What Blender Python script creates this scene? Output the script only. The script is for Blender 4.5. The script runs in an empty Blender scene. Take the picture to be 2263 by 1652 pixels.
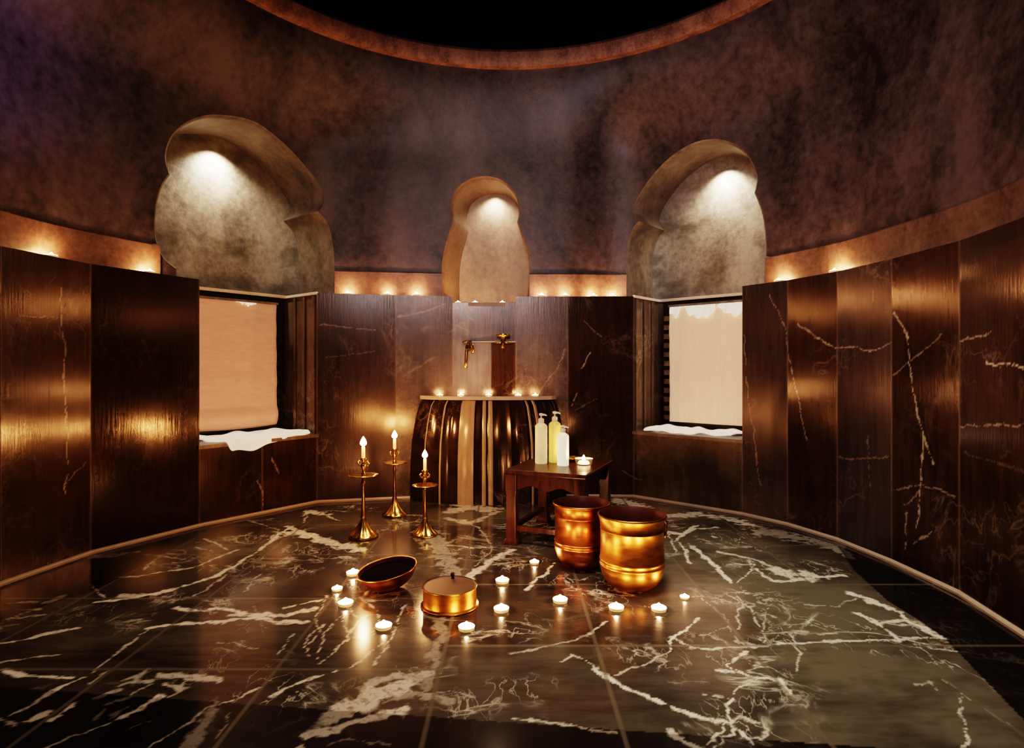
import bpy, math, random
import numpy as np
from mathutils import Vector, Matrix
from mathutils.geometry import delaunay_2d_cdt
random.seed(7); np.random.seed(7)
S = bpy.context.scene
COL = S.collection
F, CX, HY, EYE = 1300.0, 1131.5, 815.0, 1.1
PI = math.pi

# ------------------------------------------------------------------ helpers
def at(px, py, Y):
    return Vector(((px - CX) / F * Y, Y, EYE + (HY - py) / F * Y))
def on_z(px, py, z=0.0):
    Y = (EYE - z) * F / (py - HY)
    return Vector(((px - CX) / F * Y, Y, z))
def tag(o, label=None, cat=None, group=None, kind=None):
    if label: o['label'] = label
    if cat: o['category'] = cat
    if group: o['group'] = group
    if kind: o['kind'] = kind
    return o
def empty(name, loc=(0, 0, 0), rz=0.0):
    o = bpy.data.objects.new(name, None); COL.objects.link(o)
    o.location = loc; o.rotation_euler = (0, 0, rz); o.empty_display_size = .05
    return o
def mesh(name, vs, fs, m=None, parent=None, smooth=False, loc=None):
    me = bpy.data.meshes.new(name)
    me.from_pydata([tuple(v) for v in vs], [], fs)
    me.validate(); me.update()
    if smooth: me.polygons.foreach_set('use_smooth', [True] * len(me.polygons))
    o = bpy.data.objects.new(name, me); COL.objects.link(o)
    if m: me.materials.append(m)
    if parent: o.parent = parent
    if loc is not None: o.location = loc
    return o
class MB:
    def __init__(s): s.v = []; s.f = []
    def add(s, vs, fs, M=None):
        n = len(s.v)
        s.v += [tuple(M @ Vector(v)) if M else tuple(v) for v in vs]
        s.f += [tuple(i + n for i in f) for f in fs]
        return s
    def box(s, x0, x1, y0, y1, z0, z1, M=None):
        v = [(x0,y0,z0),(x1,y0,z0),(x1,y1,z0),(x0,y1,z0),(x0,y0,z1),(x1,y0,z1),(x1,y1,z1),(x0,y1,z1)]
        return s.add(v, [(0,3,2,1),(4,5,6,7),(0,1,5,4),(1,2,6,5),(2,3,7,6),(3,0,4,7)], M)
    def prism(s, poly, z0, z1):          # poly: plan points
        n = len(poly)
        a = sum(poly[i][0]*poly[(i+1)%n][1]-poly[(i+1)%n][0]*poly[i][1] for i in range(n))
        if a < 0: poly = poly[::-1]
        v = [(p[0],p[1],z0) for p in poly] + [(p[0],p[1],z1) for p in poly]
        f = [tuple(range(n))[::-1], tuple(range(n,2*n))] + [(i,(i+1)%n,n+(i+1)%n,n+i) for i in range(n)]
        return s.add(v, f)
    def lathe(s, prof, n=32, M=None, lobes=0, amp=0.0, lobez=(0,0)):
        vs, fs = [], []
        for r, z in prof:
            for k in range(n):
                a = 2*PI*k/n
                rr = r
                if lobes and lobez[0] <= z <= lobez[1]: rr = r*(1+amp*math.cos(lobes*a))
                vs.append((rr*math.cos(a), rr*math.sin(a), z))
        for i in range(len(prof)-1):
            for k in range(n):
                fs.append((i*n+k, i*n+(k+1)%n, (i+1)*n+(k+1)%n, (i+1)*n+k))
        return s.add(vs, fs, M)
    def tube(s, pts, r, n=10, M=None):
        pts = [Vector(p) for p in pts]; rs = r if isinstance(r, (list,tuple)) else [r]*len(pts)
        vs, fs = [], []
        up = None
        for i, p in enumerate(pts):
            d = (pts[min(i+1,len(pts)-1)] - pts[max(i-1,0)]).normalized()
            if up is None:
                up = Vector((0,0,1)) if abs(d.z) < .9 else Vector((1,0,0))
            a = d.cross(up).normalized(); b = a.cross(d).normalized(); up = b
            for k in range(n):
                t = 2*PI*k/n
                vs.append(p + (a*math.cos(t) + b*math.sin(t))*rs[i])
        for i in range(len(pts)-1):
            for k in range(n):
                fs.append((i*n+k, i*n+(k+1)%n, (i+1)*n+(k+1)%n, (i+1)*n+k))
        fs.append(tuple(range(n))[::-1]); fs.append(tuple(range((len(pts)-1)*n, len(pts)*n)))
        return s.add(vs, fs, M)
    def build(s, name, m=None, parent=None, smooth=False, loc=None, bevel=0.0):
        o = mesh(name, s.v, s.f, m, parent, smooth, loc)
        if bevel:
            b = o.modifiers.new('bevel', 'BEVEL'); b.width = bevel; b.segments = 2; b.limit_method = 'ANGLE'
            b.harden_normals = False
        return o
def autosmooth(o, ang=40):
    me = o.data
    me.polygons.foreach_set('use_smooth', [True]*len(me.polygons))
    me.set_sharp_from_angle(angle=math.radians(ang))
    return o
def copy_tree(o, parent=None):
    c = o.copy(); COL.objects.link(c)
    if parent: c.parent = parent
    for ch in [x for x in COL.objects if x.parent == o]:
        copy_tree(ch, c)
    return c

# numpy value noise -------------------------------------------------------
_tab = np.random.rand(256, 256)
def vnoise(x, y, seed=0):
    x = np.asarray(x, float) + seed*17.31; y = np.asarray(y, float) + seed*9.77
    xi = np.floor(x).astype(int); yi = np.floor(y).astype(int)
    fx = x - xi; fy = y - yi
    fx = fx*fx*(3-2*fx); fy = fy*fy*(3-2*fy)
    g = lambda a, b: _tab[a % 256, b % 256]
    return (g(xi,yi)*(1-fx)+g(xi+1,yi)*fx)*(1-fy) + (g(xi,yi+1)*(1-fx)+g(xi+1,yi+1)*fx)*fy
def fbm(x, y, seed=0, o=4):
    r = 0; a = .5; t = 0
    for i in range(o):
        r = r + a*vnoise(x*2**i, y*2**i, seed+i*3); t += a; a *= .5
    return r / t
def vein_field(U, V, lines, seed=0, warp=.03, wf=9.0, wmin=.08):
    """lines: list of (pts[(u,v)...], [halfwidths], strength) in metres"""
    wu = U + warp*(fbm(U*wf, V*wf, seed)-.5)*2 + warp*.35*(fbm(U*wf*5, V*wf*5, seed+9)-.5)*2
    wv = V + warp*(fbm(U*wf, V*wf, seed+4)-.5)*2 + warp*.35*(fbm(U*wf*5, V*wf*5, seed+13)-.5)*2
    wid = np.clip(-.35 + 2.3*fbm(U*26, V*26, seed+7), wmin, 2)
    out = np.zeros_like(U)
    for pts, hw, st in lines:
        for i in range(len(pts)-1):
            (ax, ay), (bx, by) = pts[i], pts[i+1]
            mx = max(hw[i], hw[i+1])*2.5 + warp*2
            m = (U > min(ax,bx)-mx) & (U < max(ax,bx)+mx) & (V > min(ay,by)-mx) & (V < max(ay,by)+mx)
            if not m.any(): continue
            u = wu[m]; v = wv[m]
            dx, dy = bx-ax, by-ay; L2 = dx*dx+dy*dy+1e-9
            t = np.clip(((u-ax)*dx+(v-ay)*dy)/L2, 0, 1)
            d = np.hypot(u-ax-t*dx, v-ay-t*dy)
            w = (hw[i]*(1-t)+hw[i+1]*t)*wid[m]
            val = st*np.clip((1.25 - d/w)*2.2, 0, 1)
            out[m] = np.maximum(out[m], val)
    return out
def set_attr(o, name, vals):
    a = o.data.attributes.new(name, 'FLOAT', 'POINT')
    a.data.foreach_set('value', np.asarray(vals, np.float32))

# ------------------------------------------------------------------ materials
class NT:
    def __init__(s, name):
        s.m = bpy.data.materials.new(name); s.m.use_nodes = True
        s.t = s.m.node_tree; s.n = s.t.nodes; s.b = s.n['Principled BSDF']
    def new(s, typ, **kw):
        n = s.n.new(typ)
        for k, v in kw.items():
            if k in n.inputs: n.inputs[k].default_value = v
            else: setattr(n, k, v)
        return n
    def link(s, a, b): s.t.links.new(a, b)
    def obj(s): return s.new('ShaderNodeTexCoord').outputs['Object']
    def mapping(s, vec, scale=(1,1,1), loc=(0,0,0), rot=(0,0,0)):
        n = s.new('ShaderNodeMapping'); n.inputs['Scale'].default_value = scale
        n.inputs['Location'].default_value = loc; n.inputs['Rotation'].default_value = rot
        s.link(vec, n.inputs['Vector']); return n.outputs[0]
    def noise(s, vec, scale, detail=4, rough=.55, dist=0):
        n = s.new('ShaderNodeTexNoise'); n.inputs['Scale'].default_value = scale
        n.inputs['Detail'].default_value = detail; n.inputs['Roughness'].default_value = rough
        n.inputs['Distortion'].default_value = dist
        s.link(vec, n.inputs['Vector']); return n.outputs['Fac']
    def ramp(s, fac, stops):
        n = s.new('ShaderNodeValToRGB'); e = n.color_ramp.elements
        while len(e) < len(stops): e.new(.5)
        for el, (p, c) in zip(e, stops):
            el.position = p; el.color = (c, c, c, 1) if isinstance(c, (int, float)) else (*c, 1)
        s.link(fac, n.inputs[0]); return n.outputs[0]
    def mix(s, fac, a, b):
        n = s.new('ShaderNodeMix', data_type='RGBA')
        for v, i in ((fac, 0), (a, 6), (b, 7)):
            if isinstance(v, (int, float)): n.inputs[i].default_value = v
            elif isinstance(v, tuple): n.inputs[i].default_value = (*v, 1)
            else: s.link(v, n.inputs[i])
        return n.outputs[2]
    def math(s, op, a, b=0.0, clamp=False):
        n = s.new('ShaderNodeMath', operation=op, use_clamp=clamp)
        for v, i in ((a, 0), (b, 1)):
            if isinstance(v, (int, float)): n.inputs[i].default_value = v
            else: s.link(v, n.inputs[i])
        return n.outputs[0]
    def attr(s, name): return s.new('ShaderNodeAttribute', attribute_name=name).outputs['Fac']
    def bump(s, h, strength=.2, dist=.01):
        n = s.new('ShaderNodeBump'); n.inputs['Strength'].default_value = strength
        n.inputs['Distance'].default_value = dist
        s.link(h, n.inputs['Height']); s.link(n.outputs[0], s.b.inputs['Normal'])
    def set(s, **kw):
        for k, v in kw.items():
            i = s.b.inputs[k.replace('_', ' ')]
            if isinstance(v, (int, float)): i.default_value = v
            elif isinstance(v, tuple): i.default_value = (*v, 1)
            else: s.link(v, i)
        return s

def simple(name, col, rough=.5, metal=0.0, var=.15, scale=30, bump=0.0, **kw):
    k = NT(name); o = k.obj(); n = k.noise(o, scale, 4)
    k.set(Base_Color=k.mix(n, tuple(c*(1-var) for c in col), tuple(min(1, c*(1+var)) for c in col)),
          Metallic=metal, Roughness=k.math('ADD', rough*.8, k.math('MULTIPLY', n, rough*.4)), **kw)
    if bump: k.bump(n, bump, .004)
    return k.m

def marble(name, dark, mid, vein, rough, floor=False, scale=1.0, fine=.5, attr=True, streak=False):
    k = NT(name); o = k.obj()
    m1 = k.mapping(o, (scale, scale, scale), rot=(.3, .2, .5))
    big = k.noise(m1, 1.7, 6, .6, .6)
    st = k.noise(k.mapping(o, (9, 9, .9) if streak else (1.5, 7, 3), rot=(0, 0, 0 if streak else .55)), 3.0, 5, .65, .4)
    tone = k.math('MULTIPLY', k.math('ADD', big, k.math('MULTIPLY', st, .8)), .56, True)
    tf = k.ramp(tone, [(.34, 0), (.66, 1)])
    if floor:
        tf = k.math('ADD', k.math('MULTIPLY', tf, .55), k.math('MULTIPLY', k.attr('pale'), .8), True)
    base = k.mix(tf, dark, mid)
    # thin procedural veins: ridges of warped noise
    w = k.noise(k.mapping(o, (1.0, 1.5, 1.0), rot=(.5, .3, .9)), 2.2*scale, 5, .55, .5)
    rid = k.math('ABSOLUTE', k.math('SUBTRACT', w, .5))
    v1 = k.ramp(rid, [(0, 1), (.012, .25), (.03, 0)])
    w2 = k.noise(k.mapping(o, (2.2, 1.1, 1.3), rot=(.1, .8, .2)), 4.5*scale, 4, .55, .35)
    v2 = k.ramp(k.math('ABSOLUTE', k.math('SUBTRACT', w2, .52)), [(0, .7), (.01, .2), (.022, 0)])
    gate = k.ramp(k.noise(o, 1.9, 3), [(.50, 0), (.62, 1)])
    v = k.math('MULTIPLY', k.math('MAXIMUM', v1, v2), k.math('MULTIPLY', gate, fine))
    if attr:
        brk = k.ramp(k.noise(o, 30, 5, .7), [(.36, .35), (.5, 1)])
        v = k.math('MAXIMUM', v, k.math('MULTIPLY', k.attr('vein'), brk))
    col = k.mix(v, base, vein)
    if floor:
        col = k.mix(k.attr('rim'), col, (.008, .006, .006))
        col = k.mix(k.attr('grout'), col, (.16, .13, .09))
    elif attr:
        col = k.mix(k.attr('grout'), col, (.20, .14, .10))
    k.set(Base_Color=col, Specular_IOR_Level=.45 if floor else .75, Specular_Tint=(1, 1, 1) if floor else (1, .80, .64))
    r = k.math('ADD', rough*.7, k.math('MULTIPLY', k.noise(o, 14, 5, .7), rough*.7))
    k.set(Roughness=r)
    hs = k.noise(k.mapping(o, (26, 26, 1.6)) if streak else o, 3.0 if streak else 7, 4, .6)
    k.bump(hs, .14 if streak else .06, .006 if streak else .004)
    return k.m

M = {}
M['wall_marble'] = marble('brown_wall_marble', (.020, .009, .0055), (.078, .038, .023), (.62, .50, .38), .16, fine=.16, streak=True)
M['wall_marble_grey'] = marble('grey_wall_marble', (.045, .033, .032), (.14, .105, .095), (.5, .38, .3), .26, fine=.3, streak=True)
M['wall_marble_slate'] = marble('slate_brown_wall_marble', (.030, .020, .018), (.095, .065, .055), (.5, .38, .3), .22, fine=.25, streak=True)
M['wall_marble_pale'] = marble('pale_grey_wall_marble', (.10, .085, .088), (.25, .215, .21), (.55, .48, .42), .20, fine=.25, streak=True)
M['wall_marble_deep'] = marble('deep_brown_wall_marble', (.010, .0045, .003), (.045, .019, .011), (.5, .36, .26), .16, fine=.1, streak=True)
M['wall_marble_green'] = marble('olive_wall_marble', (.022, .014, .008), (.10, .075, .045), (.45, .38, .26), .26, fine=.4, streak=True)
M['dark_marble'] = marble('dark_marble', (.012, .007, .005), (.035, .02, .014), (.4, .3, .22), .16, fine=.3, attr=False)
M['jamb_marble'] = marble('jamb_marble', (.09, .06, .04), (.26, .19, .13), (.5, .4, .3), .22, fine=.6, attr=False, streak=True)
M['floor'] = marble('floor_marble', (.022, .013, .009), (.155, .130, .092), (.85, .75, .60), .15, floor=True, fine=.75)
M['basin_marble'] = marble('basin_marble', (.020, .010, .007), (.06, .032, .02), (.45, .34, .24), .14, fine=.4, attr=False)

def plaster(name, lo, hi, rough, sc=1.0, spec=.5, patch=None):
    k = NT(name); o = k.obj()
    a = k.noise(k.mapping(o, (1, 1, .55)), 2.1*sc, 8, .68, .4)
    b = k.noise(o, 16*sc, 6, .7)
    t = k.ramp(k.math('ADD', k.math('MULTIPLY', a, .62), k.math('MULTIPLY', b, .38)), [(.38, 0), (.60, 1)])
    col = k.mix(t, lo, hi)
    if patch:
        p = k.ramp(k.noise(k.mapping(o, (1, 1, 1.6), loc=(.4, .1, .2)), 2.4, 5, .6), [(.50, 0), (.66, 1)])
        col = k.mix(k.math('MULTIPLY', p, .75), col, patch)
    k.set(Base_Color=col, Specular_IOR_Level=spec,
          Roughness=k.math('ADD', rough-.1, k.math('MULTIPLY', b, .25)))
    k.bump(b, .35, .006)
    return k.m
M['plaster'] = plaster('dark_polished_plaster', (.030, .020, .018), (.135, .098, .094), .42)
M['niche_plaster'] = plaster('lit_grey_niche_plaster', (.15, .125, .10), (.38, .33, .275), .45, 1.3, .4, (.09, .075, .055))  # niche plasters: the wall's plaster with lamp brightness put into the colour
M['niche_plaster_warm'] = plaster('lit_warm_niche_plaster', (.22, .155, .115), (.38, .29, .22), .45, 1.3, .4)
M['reveal'] = plaster('shaded_reveal_plaster', (.10, .078, .062), (.27, .215, .17), .40, 1.2, .5)  # reveals: niche plaster darkened, soffit shade put into the colour
M['reveal_warm'] = plaster('shaded_warm_reveal_plaster', (.12, .075, .05), (.25, .165, .115), .42, 1.3, .4)
M['frieze'] = plaster('copper_toned_band', (.085, .045, .032), (.21, .125, .09), .38, 2.0)
M['ring'] = plaster('copper_toned_ring', (.13, .06, .038), (.38, .20, .135), .5, 4.0)
M['dome'] = plaster('black_dome', (.002, .002, .002), (.004, .003, .003), .9, 1, .1)
M['edge'] = simple('worn_stone_edge', (.50, .38, .28), .35, scale=20)
M['brass'] = simple('polished_brass', (.78, .47, .13), .24, 1.0, .2, 40)
M['brass_dark'] = simple('aged_brass', (.36, .19, .085), .32, 1.0, .35, 25)
def beaten(name, c1, c2, rough):
    k = NT(name); o = k.obj()
    n = k.noise(k.mapping(o, (1, 1, 3)), 9, 6, .65, .3)
    ang = k.noise(k.mapping(o, (2, 2, 60)), 6, 3)
    k.set(Base_Color=k.mix(k.ramp(n, [(.35, 0), (.65, 1)]), c1, c2), Metallic=1.0,
          Roughness=k.math('ADD', rough, k.math('MULTIPLY', n, .14)))
    k.bump(ang, .05, .002)
    return k.m
M['copper'] = beaten('beaten_copper', (.34, .11, .035), (.58, .22, .075), .27)
M['copper_gold'] = beaten('golden_copper', (.28, .12, .03), (.48, .225, .06), .30)
M['copper_dark'] = simple('deep_red_copper', (.11, .025, .014), .5, .2, .4, 20)  # darker copper for vessel insides and the lid knob
M['bowl_dark'] = simple('bowl_dark', (.012, .006, .005), .9, 0, .5, 60, .6, Specular_IOR_Level=.05)
M['lid_copper'] = simple('matt_copper_lid', (.20, .10, .055), .5, .25, .3, 25)
M['alu'] = None
def wood(name, a, b, rough):
    k = NT(name); o = k.obj()
    n = k.noise(k.mapping(o, (6, 6, 1.2)), 7, 6, .65, .5)
    k.set(Base_Color=k.mix(k.ramp(n, [(.3, 0), (.7, 1)]), a, b), Roughness=rough)
    k.bump(n, .3, .004); return k.m
M['lip'] = simple('lit_marble_lip', (.75, .66, .55), .4)
M['wood'] = wood('dark_stained_wood', (.030, .009, .005), (.13, .042, .020), .30)
M['frame_wood'] = wood('window_frame_wood', (.012, .006, .004), (.05, .025, .016), .4)
def glow(name, col, strength, base=(.8, .7, .55)):
    k = NT(name); n = k.noise(k.obj(), 12, 2)
    k.set(Base_Color=base, Emission_Color=k.mix(n, col, tuple(min(1, c*1.05) for c in col)),
          Emission_Strength=strength, Roughness=.4)
    return k.m
M['flame'] = glow('candle_flame', (1.0, .50, .235), 800)
M['flame_tall'] = glow('tall_candle_flame', (1.0, .50, .22), 400)
M['wax_glow'] = glow('lit_wax', (1.0, .68, .40), 60)
M['taper_wax'] = glow('taper_wax', (1.0, .50, .16), .7, (.75, .5, .25))
M['alu'] = glow('lit_tealight_cup', (1.0, .55, .22), .5, (.6, .45, .3))
M['wick'] = simple('wick', (.02, .015, .01), .8)
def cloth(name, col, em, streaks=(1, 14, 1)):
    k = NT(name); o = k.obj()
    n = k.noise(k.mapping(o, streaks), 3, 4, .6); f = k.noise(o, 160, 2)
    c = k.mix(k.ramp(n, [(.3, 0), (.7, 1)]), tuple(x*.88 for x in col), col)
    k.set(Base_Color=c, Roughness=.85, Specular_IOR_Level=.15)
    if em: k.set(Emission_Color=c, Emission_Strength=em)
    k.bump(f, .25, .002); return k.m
M['blind_l'] = cloth('peach_backlit_cloth', (.76, .43, .29), .20, (3, 3, 14))
M['blind_r'] = cloth('cream_backlit_cloth', (.84, .58, .38), .36, (14, 14, 1))
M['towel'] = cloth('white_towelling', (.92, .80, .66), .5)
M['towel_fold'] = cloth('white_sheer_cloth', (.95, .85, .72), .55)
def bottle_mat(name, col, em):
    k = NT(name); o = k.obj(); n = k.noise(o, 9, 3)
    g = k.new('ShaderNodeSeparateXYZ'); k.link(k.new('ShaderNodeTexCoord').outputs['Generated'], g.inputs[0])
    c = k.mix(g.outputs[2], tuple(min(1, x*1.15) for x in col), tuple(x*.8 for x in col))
    k.set(Base_Color=c, Roughness=.22, Subsurface_Weight=.3, Emission_Color=c, Emission_Strength=em)  # emission puts a glow into the bottle colour; bottles are no lamps
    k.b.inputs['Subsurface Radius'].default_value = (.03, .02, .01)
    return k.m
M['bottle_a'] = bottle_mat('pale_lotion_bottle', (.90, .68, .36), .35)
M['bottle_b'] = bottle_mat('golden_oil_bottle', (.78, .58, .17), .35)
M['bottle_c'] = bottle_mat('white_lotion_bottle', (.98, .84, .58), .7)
M['pump'] = simple('white_pump_plastic', (.75, .66, .5), .35)
M['onyx'] = marble('candle_glint_marble', (.30, .20, .12), (.50, .37, .24), (.7, .57, .42), .16, fine=.3, attr=False, streak=True)  # candle streaks on the basin, put into a pale strip colour
M['glass'] = (lambda k: (k.set(Base_Color=k.mix(k.noise(k.obj(), 5), (.95, .85, .7), (1, .9, .78)), Roughness=.08, Transmission_Weight=.9), k.m)[1])(NT('votive_glass'))

# ------------------------------------------------------------------ plan of the room
LEDGE = 1.725; NLEDGE = 1.670; SILL = .56
VIS = [(0,-2.60,2.99),(200,-2.507,3.50),(440,-2.184,4.11),(700,-1.605,4.84),(875,-.982,4.98),(1000,-.51,5.05),
       (1085,-.182,5.07),(1140,.033,5.075),(1255,.481,5.07),(1400,1.047,5.06),(1640,1.738,4.44),(1740,1.94,4.14),(1850,2.085,3.77),
       (1970,2.156,3.34),(2120,2.183,2.87),(2263,2.10,2.38)]
VP = [(a, b) for _, a, b in VIS]
BACK = [(1.99,1.80),(1.78,1.15),(1.40,.40),(.85,-.20),(-.05,-.50),(-.95,-.30),(-1.60,.25),(-2.10,1.0),(-2.42,1.7),(-2.57,2.4)]
PLAN = VP + BACK
N = len(PLAN)
def vnorm(i):
    a = Vector(PLAN[i-1]); b = Vector(PLAN[(i+1) % N]); p = Vector(PLAN[i])
    def nn(u, v):
        d = (v-u).normalized(); return Vector((-d.y, d.x))
    n1 = nn(a, p); n2 = nn(p, b); n = (n1+n2).normalized()
    return n / max(.6, n.dot(n1))
NRM = [vnorm(i) for i in range(N)]
def off(i, d): return Vector(PLAN[i % N]) + NRM[i % N]*d
def catmull(P, per, closed=True):
    out = []; n = len(P)
    rng = range(n) if closed else range(n-1)
    for i in rng:
        g = lambda k: Vector(P[k % n]) if closed else Vector(P[min(max(k, 0), n-1)])
        p0, p1, p2, p3 = g(i-1), g(i), g(i+1), g(i+2)
        for k in range(per):
            t = k/per
            out.append(.5*((2*p1)+(p2-p0)*t+(2*p0-5*p1+4*p2-p3)*t*t+(3*p1-p0-3*p2+p3)*t**3))
    if not closed: out.append(Vector(P[-1]))
    return out
CURVE = catmull([off(i, .10) for i in range(N)], 24)
CL = [0.0]
for i in range(len(CURVE)): CL.append(CL[-1] + (CURVE[(i+1) % len(CURVE)]-CURVE[i]).length)
CLa = np.array(CL); CXs = np.array([c.x for c in CURVE]+[CURVE[0].x]); CYs = np.array([c.y for c in CURVE]+[CURVE[0].y])
PER = CL[-1]
def cpt(s): s = s % PER; return Vector((np.interp(s, CLa, CXs), np.interp(s, CLa, CYs)))
def cnorm(s):
    d = (cpt(s+.05)-cpt(s-.05)).normalized(); return Vector((-d.y, d.x))
TOPZ = 3.70; RC = Vector((-.02, 2.83)); RR = 2.25
def wallpt(s, z, inset=0.0):
    p = cpt(s)
    t = min(1, max(0, (z-2.95)/(TOPZ-2.95))); t = t*t*(3-2*t)
    q = RC + (p-RC).normalized()*RR
    r = p*(1-t)+q*t
    if inset: r = r - cnorm(s)*inset
    return Vector((r.x, r.y, z))
def hit(px, py):
    k = (px-CX)/F
    for i in range(len(CURVE)):
        a = CURVE[i]; b = CURVE[(i+1) % len(CURVE)]
        fa = a.x-k*a.y; fb = b.x-k*b.y
        if fa*fb <= 0 and a.y > 1.0:
            t = fa/(fa-fb) if fa != fb else 0
            Y = a.y+(b.y-a.y)*t
            return CL[i]+(CL[i+1]-CL[i])*t, EYE+(HY-py)/F*Y
    raise ValueError(px)

# ------------------------------------------------------------------ wainscot
WALL_V = [ # px polylines, width px, strength
 ([(135,635),(135,720),(145,780),(140,850),(148,950),(145,1075)],4,.6),([(40,697),(140,702)],4,.5),
 ([(145,1070),(190,1020)],3,.4),([(144,1078),(146,1088)],9,.9),
 ([(1700,650),(1735,720),(1745,800),(1765,880),(1780,970)],5,.6),([(1645,740),(1650,850),(1665,950),(1680,1070)],4,.5),
 ([(1765,715),(1800,745),(1850,770),(1900,765),(1925,778),(1970,757)],6,.8),
 ([(1975,690),(2005,735),(2010,800),(2025,900),(2040,950),(2040,1000),(2035,1060),(2025,1170)],7,.8),
 ([(2040,960),(2062,1025)],7,.7),([(2005,1130),(2000,1215)],4,.6),([(2020,1200),(2055,1175)],5,.6),
 ([(2120,755),(2190,735)],4,.6),([(2180,800),(2215,803),(2263,812)],8,.95),([(1975,830),(2060,760),(2080,740)],3,.4),
 ([(1850,1010),(1900,1015),(1965,1010)],3,.4),([(2120,940),(2263,940)],3,.45),([(1918,960),(1920,1070)],4,.35),
 ([(1970,1080),(2040,1070),(2110,1095)],4,.45),([(2000,1115),(2030,1085)],3,.4),
 ([(1250,770),(1230,815),(1205,850),(1180,880)],4,.5),([(880,700),(930,690),(985,672)],5,.7),([(705,718),(830,730)],3,.5),
 ([(890,830),(960,790)],9,.25),([(720,790),(830,775)],4,.25),
 ([(1305,780),(1285,812)],5,.7),([(1275,868),(1262,895)],5,.7),([(1290,710),(1330,745)],4,.4),
 ([(1320,880),(1270,905)],3,.3),([(600,1010),(617,1045)],5,.6),([(568,1060),(582,1085),(580,1115)],5,.7),
 ([(1375,1040),(1420,1062)],4,.5),([(1500,1010),(1520,1080)],4,.25),([(2130,1000),(2263,1040)],3,.15),
 ([(60,930),(45,960)],4,.3),([(1930,640),(1930,665)],4,.4)]
def project_plane(px, py, A, d, n):
    dirx = (px-CX)/F                       # ray (dirx,1,(HY-py)/F)
    den = dirx*n.x + n.y
    if abs(den) < 1e-4: return None
    Y = (A.x*n.x + A.y*n.y)/den
    if Y < .3: return None
    P = Vector((dirx*Y, Y)); return (P-A).dot(d), EYE+(HY-py)/F*Y, Y
def panel_mesh(i, z0, z1, mat, parent, name='marble_panel', thick=.22, veins=True, split=()):
    A = Vector(PLAN[i]); B = Vector(PLAN[(i+1) % N]); d = (B-A); W = d.length; d.normalize(); n = Vector((-d.y, d.x))
    step = .008 if veins else .3
    nu = max(2, int(W/step)+1); nz = max(2, int((z1-z0)/step)+1)
    us = np.linspace(0, W, nu); zs = np.linspace(z0, z1, nz)
    U, Z = np.meshgrid(us, zs)
    vs = [(A.x+d.x*u, A.y+d.y*u, z) for z in zs for u in us]
    fs = [(r*nu+c, r*nu+c+1, (r+1)*nu+c+1, (r+1)*nu+c) for r in range(nz-1) for c in range(nu-1)]
    fs = [f[::1] for f in fs]
    b = len(vs); a2 = off(i, thick); b2 = off(i+1, thick)
    vs += [(A.x,A.y,z0),(B.x,B.y,z0),(b2.x,b2.y,z0),(a2.x,a2.y,z0),(A.x,A.y,z1),(B.x,B.y,z1),(b2.x,b2.y,z1),(a2.x,a2.y,z1)]
    fs += [(b,b+3,b+2,b+1),(b+4,b+5,b+6,b+7),(b+1,b+2,b+6,b+5),(b+2,b+3,b+7,b+6),(b+3,b,b+4,b+7)]
    o = mesh(name, vs, fs, mat, parent)
    if veins:
        lines = []
        for pts, w, st in WALL_V:
            q = [project_plane(x, y, A, d, n) for x, y in pts]
            if any(p is None for p in q): continue
            if max(p[0] for p in q) < -.05 or min(p[0] for p in q) > W+.05: continue
            lines.append(([(p[0], p[1]) for p in q], [max(.0045, w*p[2]/F*.30) for p in q], st*.85))
        v = vein_field(U, Z, lines, seed=i, warp=.016, wf=14, wmin=.5).ravel()
        # pale joint along the panel's vertical edges
        g = np.clip(1.5-np.minimum(U, W-U)/.006, 0, 1)*(.35+.65*vnoise(Z*6, U*0+i, 3))
        for uu in split: g = np.maximum(g, np.clip(1.5-np.abs(U-uu)/.006, 0, 1)*.6)
        set_attr(o, 'vein', list(v)+[0]*8)
        set_attr(o, 'grout', list(g.ravel())+[.6]*4+[.75]*4)
    return o
def root(name): o = empty(name); o['kind'] = 'structure'; return o
w_left, w_back, w_right, w_front = root('wall_left'), root('wall_back'), root('wall_right'), root('wall_front')
for i in range(N):
    vis = i < len(VP)-1
    par = w_left if i < 3 else w_back if i < 9 else w_right if i < 15 else w_front
    mat = M['wall_marble']
    if i in (4, 7): mat = M['wall_marble_grey']
    if i == 3: mat = M['wall_marble_slate']
    if i == 5: mat = M['wall_marble_pale']
    if i == 1: mat = M['wall_marble_deep']
    if i in (10, 12): mat = M['wall_marble_slate']
    top = LEDGE
    if i == 6:
        panel_mesh(i, 0, 1.334, mat, par); panel_mesh(i, 1.335, NLEDGE, M['wall_marble_grey'], par); continue
    if i in (5, 6): top = NLEDGE
    if i == 2:
        panel_mesh(i, 0, SILL, mat, par, split=(.46,)); continue
    if i == 9:
        panel_mesh(i, 0, SILL, M['wall_marble_green'], par); continue
    panel_mesh(i, 0, top, mat, par, veins=vis)

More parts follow.
